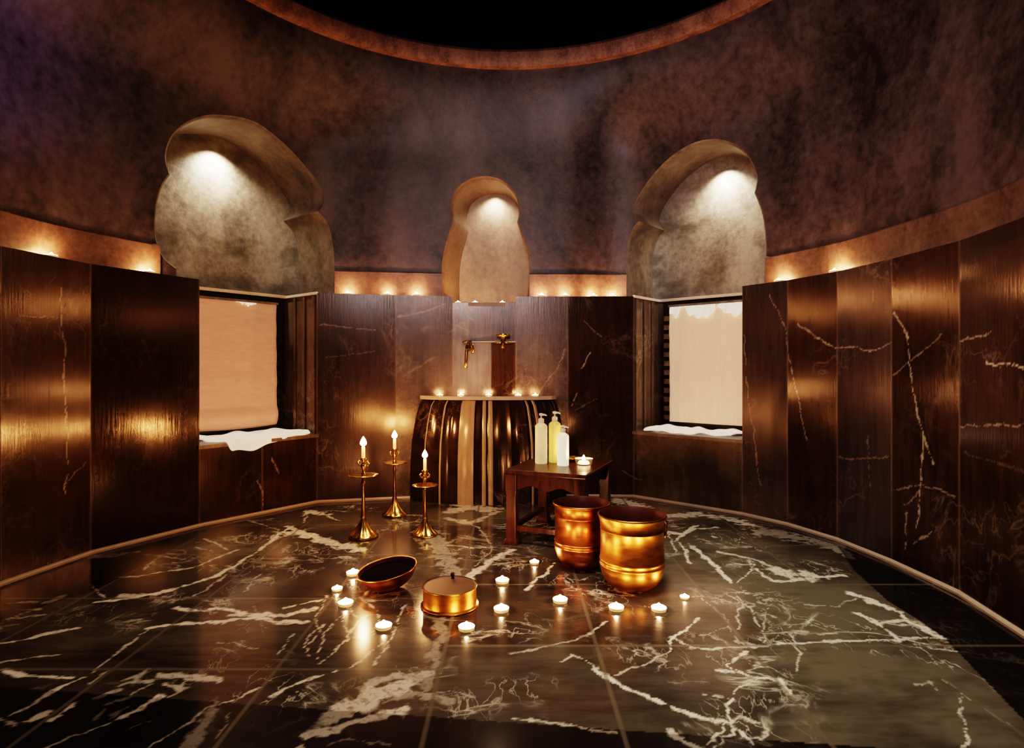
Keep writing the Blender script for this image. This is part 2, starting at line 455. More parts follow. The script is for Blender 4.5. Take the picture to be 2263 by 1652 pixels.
# window recesses
def recess(i, par, wname, side):
    A = Vector(PLAN[i]); B = Vector(PLAN[i+1]); t = (B-A).normalized(); n = Vector((-t.y, t.x)); D = .50; W = (B-A).length
    P = lambda u, v: tuple(A + t*u + n*v)
    m = MB().prism([P(-.004,.01), P(-.004,D+.02), P(-.30,D+.02), P(-.30,.23), P(-.02,.16)], SILL-.06, LEDGE)
    m.build('jamb', M['jamb_marble'], par)
    m = MB().prism([P(W+.004,.01), P(W+.004,D+.02), P(W+.30,D+.02), P(W+.30,.23), P(W+.02,.16)], SILL-.06, LEDGE)
    m.build('jamb', M['jamb_marble'], par)
    # jamb pilaster strips (raised fillets that catch the light)
    far = W if side == 'l' else 0
    sg = -1 if side == 'l' else 1
    f = MB()
    for v in (.03, .17, .31):
        f.prism([P(far, v), P(far+sg*.012, v), P(far+sg*.012, v+.022), P(far, v+.022)], SILL, LEDGE-.02)
    f.build('jamb_fillet', M['jamb_marble'], par)
    MB().prism([P(-.30,.2), P(W+.30,.2), P(W+.30,D+.08), P(-.30,D+.08)], SILL-.06, SILL).build('sill', M['jamb_marble'], par)
    MB().prism([P(-.01,-.012), P(W+.01,-.012), P(W+.01,.24), P(-.01,.24)], SILL-.02, SILL+.006).build('sill_edge', M['jamb_marble'], par)
    MB().prism([P(-.30,D), P(W+.30,D), P(W+.30,D+.06), P(-.30,D+.06)], SILL, LEDGE+.012).build('recess_back', M['dark_marble'], par)
    # lip where marble meets plaster, niche light painted in as pale colour
    lip = MB()
    lip.prism([P(-.004,D-.05), P(W+.004,D-.05), P(W+.004,D), P(-.004,D)], LEDGE-.012, LEDGE+.012)
    e0, e1 = (W-.012, W+.01) if side == 'l' else (-.01, .012)
    lip.prism([P(e0,.0), P(e1,.0), P(e1,D), P(e0,D)], LEDGE-.012, LEDGE+.010)
    lip.build('marble_lip', M['lip'], par)
    # window
    w = root(wname)
    u0, u1 = (.02, W-.035) if side == 'l' else (.035, W-.02)
    fr = MB(); z0, z1 = SILL+.02, LEDGE-.03
    fr.prism([P(u0,D-.035), P(u0+.05,D-.035), P(u0+.05,D), P(u0,D)], z0, z1)
    fr.prism([P(u1-.05,D-.035), P(u1,D-.035), P(u1,D), P(u1-.05,D)], z0, z1)
    fr.prism([P(u0+.05,D-.035), P(u1-.05,D-.035), P(u1-.05,D), P(u0+.05,D)], z1-.04, z1)
    fr.prism([P(u0+.05,D-.035), P(u1-.05,D-.035), P(u1-.05,D), P(u0+.05,D)], z0, z0+.04)
    fr.build('window_frame', M['frame_wood'], w)
    gl = MB().prism([P(u0+.05,D-.012), P(u1-.05,D-.012), P(u1-.05,D-.006), P(u0+.05,D-.006)], z0+.04, z1-.04)
    gl.build('pane', M['glass'], w)
    # toothed strip beside the blind
    tt = MB(); c0, c1 = (W-.11, W-.075) if side == 'l' else (.055, .12)
    nb = 12
    for k in range(nb):
        za = z0+.06+(z1-z0-.14)*k/nb
        tt.prism([P(c0,D-.06), P(c1,D-.06), P(c1,D-.036), P(c0,D-.036)], za, za+.045)
    tt.build('toothed_strip', M['jamb_marble'] if side == 'r' else M['frame_wood'], w)
    return A, B, t, n, W, D, P
RL = recess(2, w_left, 'window_1', 'l')
RRt = recess(9, w_right, 'window_2', 'r')

# blinds ------------------------------------------------------------------
def blind(R, u0, u1, z0, z1, mat, side):
    A, B, t, n, W, D, P = R
    base = Vector((*P((u0+u1)/2, D-.09), z0))
    o = empty('window_blind', base)
    nu, nz = 26, 60; vs = []; fs = []
    for r in range(nz+1):
        z = (z1-z0)*r/nz
        for c in range(nu+1):
            f = c/nu; u = (f-.5)*(u1-u0)
            dep = .004*math.sin(f*9+r*.1) + .003*math.sin(r*.5)
            if side == 'l':
                q = max(0, 1-z/.16); dep -= .05*math.sin(q*PI)*(.6+.4*math.sin(f*PI)); zz = z - .015*math.sin(f*PI)*q
                dep += .03*max(0, f-.9)*10*.3
            else:
                zz = z; dep += .006*math.sin(f*31)*(.4+.6*r/nz)
            v = t*u + n*dep
            vs.append((v.x, v.y, zz))
    for r in range(nz):
        for c in range(nu):
            a = r*(nu+1)+c; fs.append((a, a+1, a+nu+2, a+nu+1))
    c = mesh('blind_cloth', vs, fs, mat, o, True)
    so = c.modifiers.new('thick', 'SOLIDIFY'); so.thickness = .006
    # top rail
    m = MB(); H = z1-z0; uh = (u1-u0)/2
    q = lambda u, v: tuple(t*u + n*v)
    m.prism([q(-uh,-.02), q(uh,-.02), q(uh,.03), q(-uh,.03)], H-.012, H+.006)
    m.build('blind_rail', M['niche_plaster'], o)
    # gathered sheer at the top
    k = MB(); rnd = random.Random(3 if side == 'l' else 5)
    ua, ub, hm = (.03, .20, .05) if side == 'l' else (-uh+.01, uh-.04, .13)
    n1 = 60; n2 = 8; vv = []; ff = []
    for a in range(n2+1):
        for b in range(n1+1):
            g = b/n1; h = a/n2
            fold = float(fbm(np.array(g*9.0), np.array(1.7), 5 if side == 'l' else 8, 3))
            env = (1-g*.25) if side == 'r' else math.sin(g*PI*.9+.2)
            drop = hm*max(.08, (fold-.25)*1.8*env)
            x = ua+(ub-ua)*g; dp = -.010-.010*math.sin(g*70+h*3)*(.4+.6*h)-.008*h
            p = t*x + n*dp; vv.append((p.x, p.y, H-.012-h*drop))
    for a in range(n2):
        for b in range(n1):
            e = a*(n1+1)+b; ff.append((e, e+1, e+n1+2, e+n1+1))
    k.add(vv, ff)
    k.build('gathered_cloth', M['towel_fold'], o, True)
    return o
bl = blind(RL, .03, RL[4]-.115, .63, 1.655, M['blind_l'], 'l')
tag(bl, 'peach-toned cloth blind glowing in the left window recess, bottom hem rounded', 'blind', 'cloth blinds in the window recesses')
br = blind(RRt, .125, RRt[4]-.03, .63, 1.665, M['blind_r'], 'r')
tag(br, 'cream cloth blind with vertical creases and ragged white gather at its top, right window recess', 'blind', 'cloth blinds in the window recesses')

# towels ------------------------------------------------------------------
def towel(R, u0, u1, v0, v1, drop, dr0, dr1, seed, label):
    A, B, t, n, W, D, P = R
    o_loc = Vector((*P((u0+u1)/2, (v0+v1)/2), SILL+.014))
    rnd = np.random.RandomState(seed)
    nu, nv = 60, 40; vs = []; fs = []
    path = (v1-v0) + drop
    for j in range(nv+1):
        for i in range(nu+1):
            f = i/nu; g = j/nv
            u = u0+(u1-u0)*f
            sl = np.interp(f, [dr0, dr0+.05, dr1, 1], [0, 1, .85, .05])
            L = g*((v1-v0)+drop*sl)
            rag = .012*math.sin(f*23+seed)+.01*math.sin(f*11)
            wr = .008*(math.sin(f*17+g*3)+math.sin(f*31-g*7)*.5) + .012*float(vnoise(f*7, g*5, seed))
            if L < (v1-v0):
                v = v1 - L; z = .018+wr
                if v < v0+.03: z -= (v0+.03-v)*.15
            else:
                v = v0-.022-.008*math.sin(f*19); z = .014+wr*.3-(L-(v1-v0)) + rag*.6
            if f > .55: v += (f-.55)*.10*g
            p = Vector(P(u, v)); vs.append((p.x-o_loc.x, p.y-o_loc.y, z))
    for j in range(nv):
        for i in range(nu):
            a = j*(nu+1)+i; fs.append((a, a+nu+1, a+nu+2, a+1))
    o = mesh('towel', vs, fs, M['towel'], None, True, o_loc)
    s = o.modifiers.new('thick', 'SOLIDIFY'); s.thickness = .012; s.offset = -1
    sb = o.modifiers.new('sub', 'SUBSURF'); sb.levels = 1; sb.render_levels = 1
    tag(o, label, 'towel', 'white towels on the window sills')
    return o
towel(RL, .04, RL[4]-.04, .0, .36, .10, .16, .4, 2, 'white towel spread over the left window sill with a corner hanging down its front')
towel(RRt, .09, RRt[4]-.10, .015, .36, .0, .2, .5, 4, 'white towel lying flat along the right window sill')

# ------------------------------------------------------------------ plaster drum with niches
def loop_from(px_pts, bottom_z, per=7, sharp=()):
    pts = [hit(x, y) for x, y in px_pts]
    runs = []; cur = [pts[0]]
    for k in range(1, len(pts)):
        cur.append(pts[k])
        if k in sharp: runs.append(cur); cur = [pts[k]]
    runs.append(cur); out = []
    for r in runs:
        c = catmull([Vector(p) for p in r], per, closed=False)
        out += [tuple(p) for p in (c if not out else c[1:])]
    out = [(out[0][0], bottom_z)] + out + [(out[-1][0], bottom_z)]
    return out
left_px = [(392,592),(362,565),(346,520),(347,460),(358,415),(377,385),(368,345),(384,300),(425,268),(480,257),(560,272),(625,318),(678,375),(709,420),(712,448),(699,467),(720,492),(731,530),(736,580),(736,632)]
left_loop = loop_from(left_px, 1.62, sharp=(5, 15))
mid_px = [(979,655),(979,600),(984,555),(1000,500),(1002,487),(998,455),(1010,420),(1040,398),(1075,392),(1110,402),(1138,432),(1146,465),(1142,490),(1152,520),(1166,560),(1168,600),(1164,655)]
mid_loop = loop_from(mid_px, NLEDGE, sharp=(4, 12))
right_px = [(1388,640),(1386,580),(1390,540),(1400,508),(1414,489),(1402,466),(1418,425),(1465,365),(1525,322),(1585,311),(1640,333),(1670,385),(1666,425),(1684,475),(1691,540),(1688,612)]
right_loop = loop_from(right_px, 1.62, sharp=(4, 12))
LOOPS = [left_loop, mid_loop, right_loop]
def inside(p, poly):
    c = False; j = len(poly)-1
    for i in range(len(poly)):
        a, b = poly[i], poly[j]
        if (a[1] > p[1]) != (b[1] > p[1]) and p[0] < (b[0]-a[0])*(p[1]-a[1])/(b[1]-a[1])+a[0]: c = not c
        j = i
    return c
def grow(poly, e):
    cx = sum(p[0] for p in poly)/len(poly)
    out = []
    n = len(poly)
    for i in range(n):
        a = Vector(poly[i-1]); b = Vector(poly[(i+1) % n]); d = (b-a).normalized()
        nn = Vector((-d.y, d.x))           # loop runs left-bottom -> up -> right: left side is outside
        out.append((poly[i][0]+nn.x*e, poly[i][1]+nn.y*e))
    out[0] = (poly[0][0]-e, poly[0][1]); out[-1] = (poly[-1][0]+e, poly[-1][1])
    return out
WB = 1.66
GL = [grow(l, .012) for l in LOOPS]
verts = []; edges = []
ns = int(PER/.07); nz = 30
g0 = len(verts)
for j in range(nz+1):
    for i in range(ns+1):
        s = PER*i/ns; z = WB+(TOPZ-WB)*j/nz
        if 0 < i < ns and 0 < j < nz:
            if any(abs(s-p[0]) < .03 and abs(z-p[1]) < .03 for l in GL for p in l): continue
        verts.append(Vector((s, z)))
for l in GL:
    b = len(verts); n = len(l)
    verts += [Vector(p) for p in l]
    edges += [(b+i, b+(i+1) % n) for i in range(n)]
ov, oe, of, *_ = delaunay_2d_cdt(verts, edges, [], 0, 1e-5)
tris = []
for f in of:
    c = (sum(ov[i].x for i in f)/len(f), sum(ov[i].y for i in f)/len(f))
    if c[1] < WB or any(inside(c, l) for l in GL): continue
    tris.append(tuple(f))
dr = mesh('wall_upper', [wallpt(v.x, v.y) for v in ov], tris, M['plaster'], None, True); dr['kind'] = 'structure'
def niche(loop, gl, D, dirv, scale, mat, i, matside=None):
    n = len(loop)
    cs = sum(p[0] for p in loop)/n; cz = sum(p[1] for p in loop)/n
    rows = [[wallpt(*p) for p in gl]]
    rnd = [wallpt(*p) for p in loop]
    d3 = Vector((dirv[0], dirv[1], 0)).normalized()
    rows.append([p + d3*.012 for p in rnd])
    c3 = wallpt(cs, cz)
    for k in range(1, 9):
        f = k/8
        row = []
        for p in rnd:
            q = p + d3*(D*f + .012)
            sc = 1-(1-scale)*f
            q2 = c3 + d3*(D*f) + (q-c3-d3*(D*f))*sc
            q2.z = p.z if (scale == 1 or p.z < c3.z) else q2.z
            row.append(q2)
        rows.append(row)
    vs = [v for r in rows for v in r]; fs = []
    for a in range(len(rows)-1):
        for b in range(n-1):
            fs.append((a*n+b, a*n+b+1, (a+1)*n+b+1, (a+1)*n+b))
    rv = mesh('niche_reveal', vs, fs, matside or mat, dr, True)
    rv.data.set_sharp_from_angle(angle=math.radians(50))
    # back wall: triangulated in (s,z) then pushed back
    bp = [Vector(p) for p in loop]; e = [(k, (k+1) % n) for k in range(n)]
    inner = []
    s0, s1 = min(p[0] for p in loop), max(p[0] for p in loop); z0, z1 = min(p[1] for p in loop), max(p[1] for p in loop)
    for a in range(1, 12):
        for b in range(1, 16):
            q = (s0+(s1-s0)*a/12, z0+(z1-z0)*b/16)
            if inside(q, loop) and all(abs(q[0]-p[0])+abs(q[1]-p[1]) > .03 for p in loop): inner.append(Vector(q))
    o2, _, f2, *_r = delaunay_2d_cdt(bp+inner, e, [], 1, 1e-5)
    last = rows[-1]
    pts = []
    for v in o2:
        p = wallpt(v.x, v.y); q = p + d3*(D+.012)
        q2 = c3 + d3*D + (q-c3-d3*D)*scale
        q2.z = p.z if (scale == 1 or p.z < c3.z) else q2.z
        pts.append(q2)
    mesh('niche_back', pts, [tuple(f) for f in f2], mat, dr, True)
    return rows
nl = RL[3]; nr = RRt[3]
niche(left_loop, GL[0], .50, nl, 1, M['niche_plaster'], 0, M['reveal'])
niche(mid_loop, GL[1], .34, Vector((.22, 1)), .9, M['niche_plaster_warm'], 1, M['reveal_warm'])
niche(right_loop, GL[2], .44, nr, 1, M['niche_plaster'], 2, M['reveal'])
# centre niche floor slab and steps of the wainscot beneath it
a, b = cpt(mid_loop[0][0]), cpt(mid_loop[-1][0])
P5 = Vector(PLAN[5]); P7 = Vector(PLAN[7])
MB().prism([(P5.x,P5.y+.002), (P7.x,P7.y+.002), (b.x+.06,b.y+.5), (a.x-.06,a.y+.5)], NLEDGE-.03, NLEDGE+.003).build('niche_floor', M['niche_plaster_warm'], dr)
# closing boxes so no light leaks behind the niches
# frieze band -------------------------------------------------------------
def strip(name, s0, s1, z0, z1, inset, mat, step=.06, bulge=.0, parent=None):
    n = max(2, int((s1-s0)/step)); vs = []; fs = []
    prof = [(0, z0), (inset, z0), (inset+bulge, (z0+z1)/2), (inset, z1-.01), (inset-.006, z1), (-.01, z1+.004)]
    for i in range(n+1):
        s = s0+(s1-s0)*i/n
        for d, z in prof: vs.append(wallpt(s, z, d))
    k = len(prof)
    for i in range(n):
        for j in range(k-1):
            fs.append((i*k+j, (i+1)*k+j, (i+1)*k+j+1, i*k+j+1))
    fs.append(tuple(range(k))); fs.append(tuple(n*k+j for j in range(k))[::-1])
    o = mesh(name, vs, fs, mat, parent); autosmooth(o, 30)
    return o
sL0, sL1 = hit(352, 560)[0], hit(738, 600)[0]
sM0, sM1 = hit(977, 600)[0], hit(1170, 600)[0]
sR0, sR1 = hit(1385, 600)[0], hit(1693, 600)[0]
for k, (s0, s1) in enumerate([(sL1+.005, sM0), (sM1, sR0), (sR1, sL0+PER)]):
    o = strip('trim_%d' % (k+1), s0, s1, LEDGE-.02, LEDGE+.215, .014, M['frieze']); o['kind'] = 'structure'
# dome ring
n = 128; vs = []; fs = []
prof = [(RR+.05, TOPZ-.02), (RR-.05, TOPZ-.015), (RR-.07, TOPZ+.02), (RR-.07, TOPZ+.10), (RR-.05, TOPZ+.13), (RR+.2, TOPZ+.135), (RR+.2, TOPZ-.02)]
mb = MB()
for r, z in prof:
    for k in range(n): vs.append((RC.x+r*math.cos(2*PI*k/n), RC.y+r*math.sin(2*PI*k/n), z))
for i in range(len(prof)):
    j = (i+1) % len(prof)
    for k in range(n): fs.append((i*n+k, j*n+k, j*n+(k+1) % n, i*n+(k+1) % n))
rg = mesh('trim_4', vs, fs, M['ring']); rg['kind'] = 'structure'; autosmooth(rg, 30)
# dome
prof = [((RR+.1)*math.cos(a), TOPZ+.12+1.3*math.sin(a)) for a in [PI/2*k/14 for k in range(15)]]
prof[-1] = (0.0001, prof[-1][1])
dm = MB(); dm.lathe(prof, 64, Matrix.Translation((RC.x, RC.y, 0)))
dm = dm.build('ceiling', M['dome'], None, True); dm['kind'] = 'structure'

# baseboard ---------------------------------------------------------------
vs = []; fs = []
prof = [(0.0, 0.0), (-.016, 0.0), (-.018, .012), (-.014, .019), (-.006, .022), (0.004, .023)]
k = len(prof)
for i in range(N):
    for d, z in prof:
        p = off(i, d); vs.append((p.x, p.y, z))
for i in range(N):
    for j in range(k-1): fs.append((i*k+j, ((i+1) % N)*k+j, ((i+1) % N)*k+j+1, i*k+j+1))
bb = mesh('baseboard_round', vs, fs, M['edge']); bb['kind'] = 'structure'

# ------------------------------------------------------------------ floor
Lc = lambda pts: [(x/2.0026, y/2.0026+1100) for x, y in pts]
Rc = lambda pts: [(x/1.9974+1130, y/1.9974+1100) for x, y in pts]
FV = []
def LV(pts, w, st=.9): FV.append((Lc(pts), w/2, st))
def RV(pts, w, st=.9): FV.append((Rc(pts), w/2, st))
LV([(420,460),(600,440),(740,410),(850,375),(960,345),(1060,285),(1150,225),(1250,150),(1290,125)],11)
LV([(780,485),(870,500),(960,490),(1050,500),(1130,515),(1250,525),(1380,490)],14)
LV([(665,575),(760,565),(850,560),(950,550),(1050,535),(1150,530),(1260,550),(1370,545)],15)
LV([(1050,515),(1150,520)],26,.8); LV([(1250,490),(1320,470),(1410,455)],8)
LV([(0,765),(100,775),(200,785),(330,795)],18); LV([(0,640),(90,630),(200,600),(330,580)],10,.8)
LV([(0,730),(130,710),(270,690)],7,.6); LV([(670,575),(560,650),(470,720),(390,790)],6,.6)
LV([(390,790),(250,850),(120,920),(0,985)],11,.8); LV([(1200,885),(1260,845),(1360,805),(1480,765)],11)
LV([(540,975),(620,920),(690,885)],30); LV([(110,985),(200,950)],28); LV([(220,980),(300,930),(340,900)],20)
LV([(180,1105),(300,1060),(420,1020),(540,970)],11,.7); LV([(650,1105),(800,1010),(920,930),(1060,890),(1140,850)],9,.75)
LV([(820,1105),(880,1040),(920,970),(940,910)],60,.55); LV([(960,1050),(1010,960)],18,.6)
for p in ([(1450,430),(1400,520),(1420,590),(1350,660),(1380,710)],[(1510,520),(1440,600),(1400,720)],[(1620,520),(1540,620),(1420,740)],
          [(1700,640),(1620,700),(1540,750)],[(1790,470),(1740,600),(1720,660),(1650,740)],[(1560,460),(1520,540),(1560,600),(1500,660)],
          [(1600,440),(1680,520),(1640,600)],[(1480,440),(1560,520),(1640,540)],[(1350,660),(1370,600),(1440,560)]): LV(p, 7, .6)
LV([(1300,150),(1380,170),(1450,195),(1520,210),(1600,230)],32); LV([(1270,125),(1330,150)],18)
LV([(1480,960),(1560,930),(1640,880),(1720,860),(1800,820)],80,.75); LV([(1600,880),(1700,800),(1900,770)],40,.5)
LV([(1320,1105),(1360,1040),(1500,1020),(1600,980),(1700,960),(1800,930)],38,.85); LV([(1700,900),(1850,860),(2000,900)],40,.35)
LV([(900,180),(960,205),(1010,230)],7,.6); LV([(860,215),(940,240)],6,.5); LV([(1900,150),(1960,250),(2000,340)],110,.38)
LV([(1960,540),(1950,620),(1900,850)],60,.25); LV([(2060,360),(2120,320),(2200,270),(2262,230)],28,.8)
LV([(700,790),(800,800),(900,790),(980,800)],26,.6); LV([(720,830),(800,850)],22,.6); LV([(560,830),(650,820)],14,.5)
LV([(40,465),(120,460),(200,465),(280,430)],12,.6); LV([(0,500),(180,490)],6,.4); LV([(0,545),(200,515)],7,.4)
LV([(400,385),(440,430),(470,460)],9,.7); LV([(1340,80),(1370,60),(1440,75)],14); LV([(1360,75),(1340,110)],7,.7); LV([(1400,60),(1500,100)],8,.6)
LV([(2000,60),(2060,40),(2180,50)],26,.6); LV([(1980,90),(2080,110),(2200,60)],14,.5); LV([(0,970),(60,1000)],40,.7)
LV([(500,350),(620,345),(760,320),(880,300)],6,.6); LV([(880,300),(980,260),(1050,230)],6,.6); LV([(640,320),(700,260)],8,.7)
LV([(1080,410),(1140,340)],5,.5); LV([(1230,690),(1310,600)],6,.5); LV([(860,430),(900,410),(1000,340)],6,.5)
LV([(540,430),(620,430)],22,.6); LV([(1100,100),(1200,130),(1260,170)],6,.5); LV([(950,640),(1130,665)],5,.4)
LV([(1900,870),(2000,850),(2100,880)],10,.4); LV([(1450,1090),(1560,1070),(1720,1080)],10,.5); LV([(420,260),(590,240)],18,.5)
LV([(620,250),(820,270)],6,.4); LV([(1120,480),(1180,580)],4,.3); LV([(2000,100),(2120,130),(2180,230),(2110,300)],6,.5)
for k in range(16):
    x = 380+random.random()*420; y = 800+random.random()*260
    LV([(x, y), (x+40+random.random()*60, y-20-random.random()*40)], 6+random.random()*9, .45)
RV([(370,750),(440,790),(540,850),(650,900),(760,945),(850,970),(960,985)],17)
RV([(230,720),(280,700),(330,710),(380,760)],8,.6)
RV([(960,985),(930,910),(990,870),(1050,820),(1090,800),(960,740),(1000,700),(1050,680)],14); RV([(930,760),(1010,770),(1100,800),(1180,800),(1240,870)],16)
RV([(870,1080),(940,990),(1000,960),(1100,990)],12,.8); RV([(960,990),(1010,1040),(1050,1080)],13); RV([(900,1100),(940,1050),(980,1010)],12,.8)
RV([(690,680),(710,640),(760,590),(830,530)],12); RV([(720,620),(790,655),(900,665),(1100,655),(1180,645),(1300,640),(1500,625),(1700,630),(1890,610)],9,.75)
RV([(1490,420),(1600,460),(1700,500),(1780,560),(1890,610)],20,.9); RV([(1530,510),(1620,560),(1700,620)],18,.9); RV([(1620,560),(1750,540),(1830,590)],14,.8)
RV([(810,220),(870,270),(920,320),(970,370)],20); RV([(740,190),(770,250),(780,290)],14,.8); RV([(780,200),(840,240)],10,.7)
RV([(1070,310),(1140,365),(1220,370),(1320,350),(1470,345)],11,.8); RV([(1200,325),(1300,345)],40,.75)
RV([(930,240),(1060,270),(1150,300),(1250,330)],8,.6); RV([(1000,370),(1070,290)],8,.7); RV([(1990,860),(1980,950),(2010,1010)],8,.6); RV([(2010,1020),(1980,1100)],20,.8)
RV([(1000,430),(1060,500),(1090,580),(1110,640)],8,.6); RV([(1030,470),(990,520),(1010,580)],8,.6); RV([(1140,450),(1120,540),(1090,600)],6,.5)
RV([(0,680),(120,670),(300,620),(380,590)],8,.5); RV([(0,970),(130,985),(300,1015),(460,1030)],12,.7); RV([(60,400),(130,350),(190,290)],14,.8)
RV([(470,780),(620,710),(690,680)],7,.6); RV([(700,1020),(740,1060),(820,1100)],38,.7); RV([(700,150),(760,160),(830,120)],12,.8)
RV([(700,80),(820,70),(960,90),(1060,120)],22,.7); RV([(480,10),(560,40)],40,.8); RV([(1100,150),(1250,170),(1400,200),(1500,260)],36,.35)
RV([(1240,770),(1280,690),(1240,650)],7,.6); RV([(350,610),(420,545)],9,.7); RV([(720,190),(800,140),(900,130)],10,.7)
RV([(840,860),(950,880)],9,.6); RV([(830,610),(960,570)],5,.4); RV([(850,440),(1040,650)],4,.4); RV([(1220,600),(1250,650)],8,.6)
RV([(850,430),(760,440)],5,.4); RV([(1300,470),(1450,480),(1500,440)],5,.4); RV([(1350,600),(1420,590)],10,.5); RV([(1800,830),(1850,810),(1880,850)],5,.4)
RV([(1900,800),(2100,930),(2200,1000)],5,.3); RV([(640,120),(700,160),(720,240)],9,.6)
for k in range(14):
    x = 1000+random.random()*260; y = 430+random.random()*230
    RV([(x, y), (x+20+random.random()*50, y+random.random()*50-30)], 5+random.random()*6, .45)
def fl(px, py):
    p = on_z(px, py); return Vector((p.x, p.y))
lines = []
for pts, w, st in FV:
    q = [fl(*p) for p in pts]; hw = []
    for i in range(len(pts)):
        a = pts[max(i-1, 0)]; b = pts[min(i+1, len(pts)-1)]
        d = Vector((b[0]-a[0], b[1]-a[1])).normalized(); nn = Vector((-d.y, d.x))
        dw = (fl(b[0], b[1])-fl(a[0], a[1])).normalized(); nw = Vector((-dw.y, dw.x))
        pp = pts[i]; e = fl(pp[0]+nn.x, pp[1]+nn.y)-q[i]
        hw.append(min(.16, max(.0035, abs(e.dot(nw))*w*.5)))
    lines.append(([tuple(v) for v in q], hw, st))
x0, x1, y0, y1 = -2.75, 2.35, 1.5, 5.2; st = .0075
xs = np.arange(x0, x1+st, st); ys = np.arange(y0, y1+st, st)
X, Y = np.meshgrid(xs, ys)
vein = vein_field(X, Y, lines, seed=2, warp=.026, wf=8)
# soft pale clouds / olive patches
def blob(px, py, rx, ry, st_=1.0):
    c = fl(px, py); a = fl(px+rx, py).x-c.x; b = abs(fl(px, py-ry).y-fl(px, py+ry).y)/2
    dx = (X-c.x)/a + .9*(fbm(X*3, Y*3, 21)-.5); dy = (Y-c.y)/b + .9*(fbm(X*3, Y*3, 25)-.5)
    return st_*np.clip(1.35-np.hypot(dx, dy), 0, 1)
pale = np.zeros_like(X)
for a_ in [(1950,1500,330,120,1.1),(1750,1330,250,80,1.2),(1600,1230,220,70,.9),(1450,1600,300,60,.35),(1850,1600,200,70,.9),(1250,1500,250,80,.35),(950,1480,250,70,.55),(560,1370,240,60,.5),
           (560,1210,200,30,.75),(900,1230,160,40,.6),(700,1150,120,20,.5),(1080,1140,150,20,.7),(1500,1130,150,20,.55),(300,1400,200,40,.45),(760,1600,200,60,.4),(1150,1200,110,30,.4)]:
    pale = np.maximum(pale, blob(*a_))
pale *= (.45+.9*fbm(X*9, Y*14, 31))
# tile joints
tw = .6; c = np.floor((X+.264)/tw); fx = (X+.264)-c*tw
g = np.minimum(fx, tw-fx)
rowoff = np.where(c < 0, 2.157, 2.34) + np.where(c % 2 == 0, 0, .0)
ry = (Y-rowoff)/.665; fy = (ry-np.floor(ry))*.665; gy = np.minimum(fy, .665-fy)
grout = np.maximum(np.clip(1.4-g/.0065, 0, 1), np.clip(1.4-gy/.0085, 0, 1))
tint = (np.sin(c*12.9+np.floor(ry)*78.2)*43758.5) % 1
pale = np.clip(pale*(.55+.9*fbm(X*5+Y*2, Y*11-X*4, 77)) + (tint-.5)*.18, 0, 1)
# darker border outside the inner slab
def inpoly(poly):
    r = np.zeros_like(X, bool); j = len(poly)-1
    for i in range(len(poly)):
        (ax, ay), (bx, by) = poly[i], poly[j]
        cnd = ((ay > Y) != (by > Y)) & (X < (bx-ax)*(Y-ay)/((by-ay) if by != ay else 1e-9)+ax); r ^= cnd; j = i
    return r
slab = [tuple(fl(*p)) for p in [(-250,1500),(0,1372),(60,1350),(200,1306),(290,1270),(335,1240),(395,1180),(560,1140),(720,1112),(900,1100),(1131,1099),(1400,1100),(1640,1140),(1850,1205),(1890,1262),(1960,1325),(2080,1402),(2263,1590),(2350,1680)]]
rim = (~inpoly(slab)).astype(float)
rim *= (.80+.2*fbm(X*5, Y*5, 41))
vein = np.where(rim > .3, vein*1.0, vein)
nx, ny = len(xs), len(ys)
me = bpy.data.meshes.new('floor')
co = np.stack([X, Y, np.zeros_like(X)], -1).reshape(-1, 3).astype(np.float32)
I = np.arange(nx*ny).reshape(ny, nx)
quads = np.stack([I[:-1, :-1], I[:-1, 1:], I[1:, 1:], I[1:, :-1]], -1).reshape(-1, 4)
me.vertices.add(len(co)); me.vertices.foreach_set('co', co.ravel())
me.loops.add(quads.size); me.loops.foreach_set('vertex_index', quads.ravel().astype(np.int32))
me.polygons.add(len(quads)); me.polygons.foreach_set('loop_start', (np.arange(len(quads))*4).astype(np.int32))
me.polygons.foreach_set('loop_total', np.full(len(quads), 4, np.int32)); me.update(calc_edges=True)
me.materials.append(M['floor'])
fo = bpy.data.objects.new('floor', me); COL.objects.link(fo); fo['kind'] = 'structure'
for nm, arr in (('vein', vein), ('pale', pale), ('grout', grout*.8), ('rim', np.clip(rim, 0, 1)*(1-.6*vein))): set_attr(fo, nm, arr.ravel())
fb = mesh('floor_rear', [(x0,-.9,0),(x1,-.9,0),(x1,y0,0),(x0,y0,0)], [(0,1,2,3)], M['dark_marble'], fo)

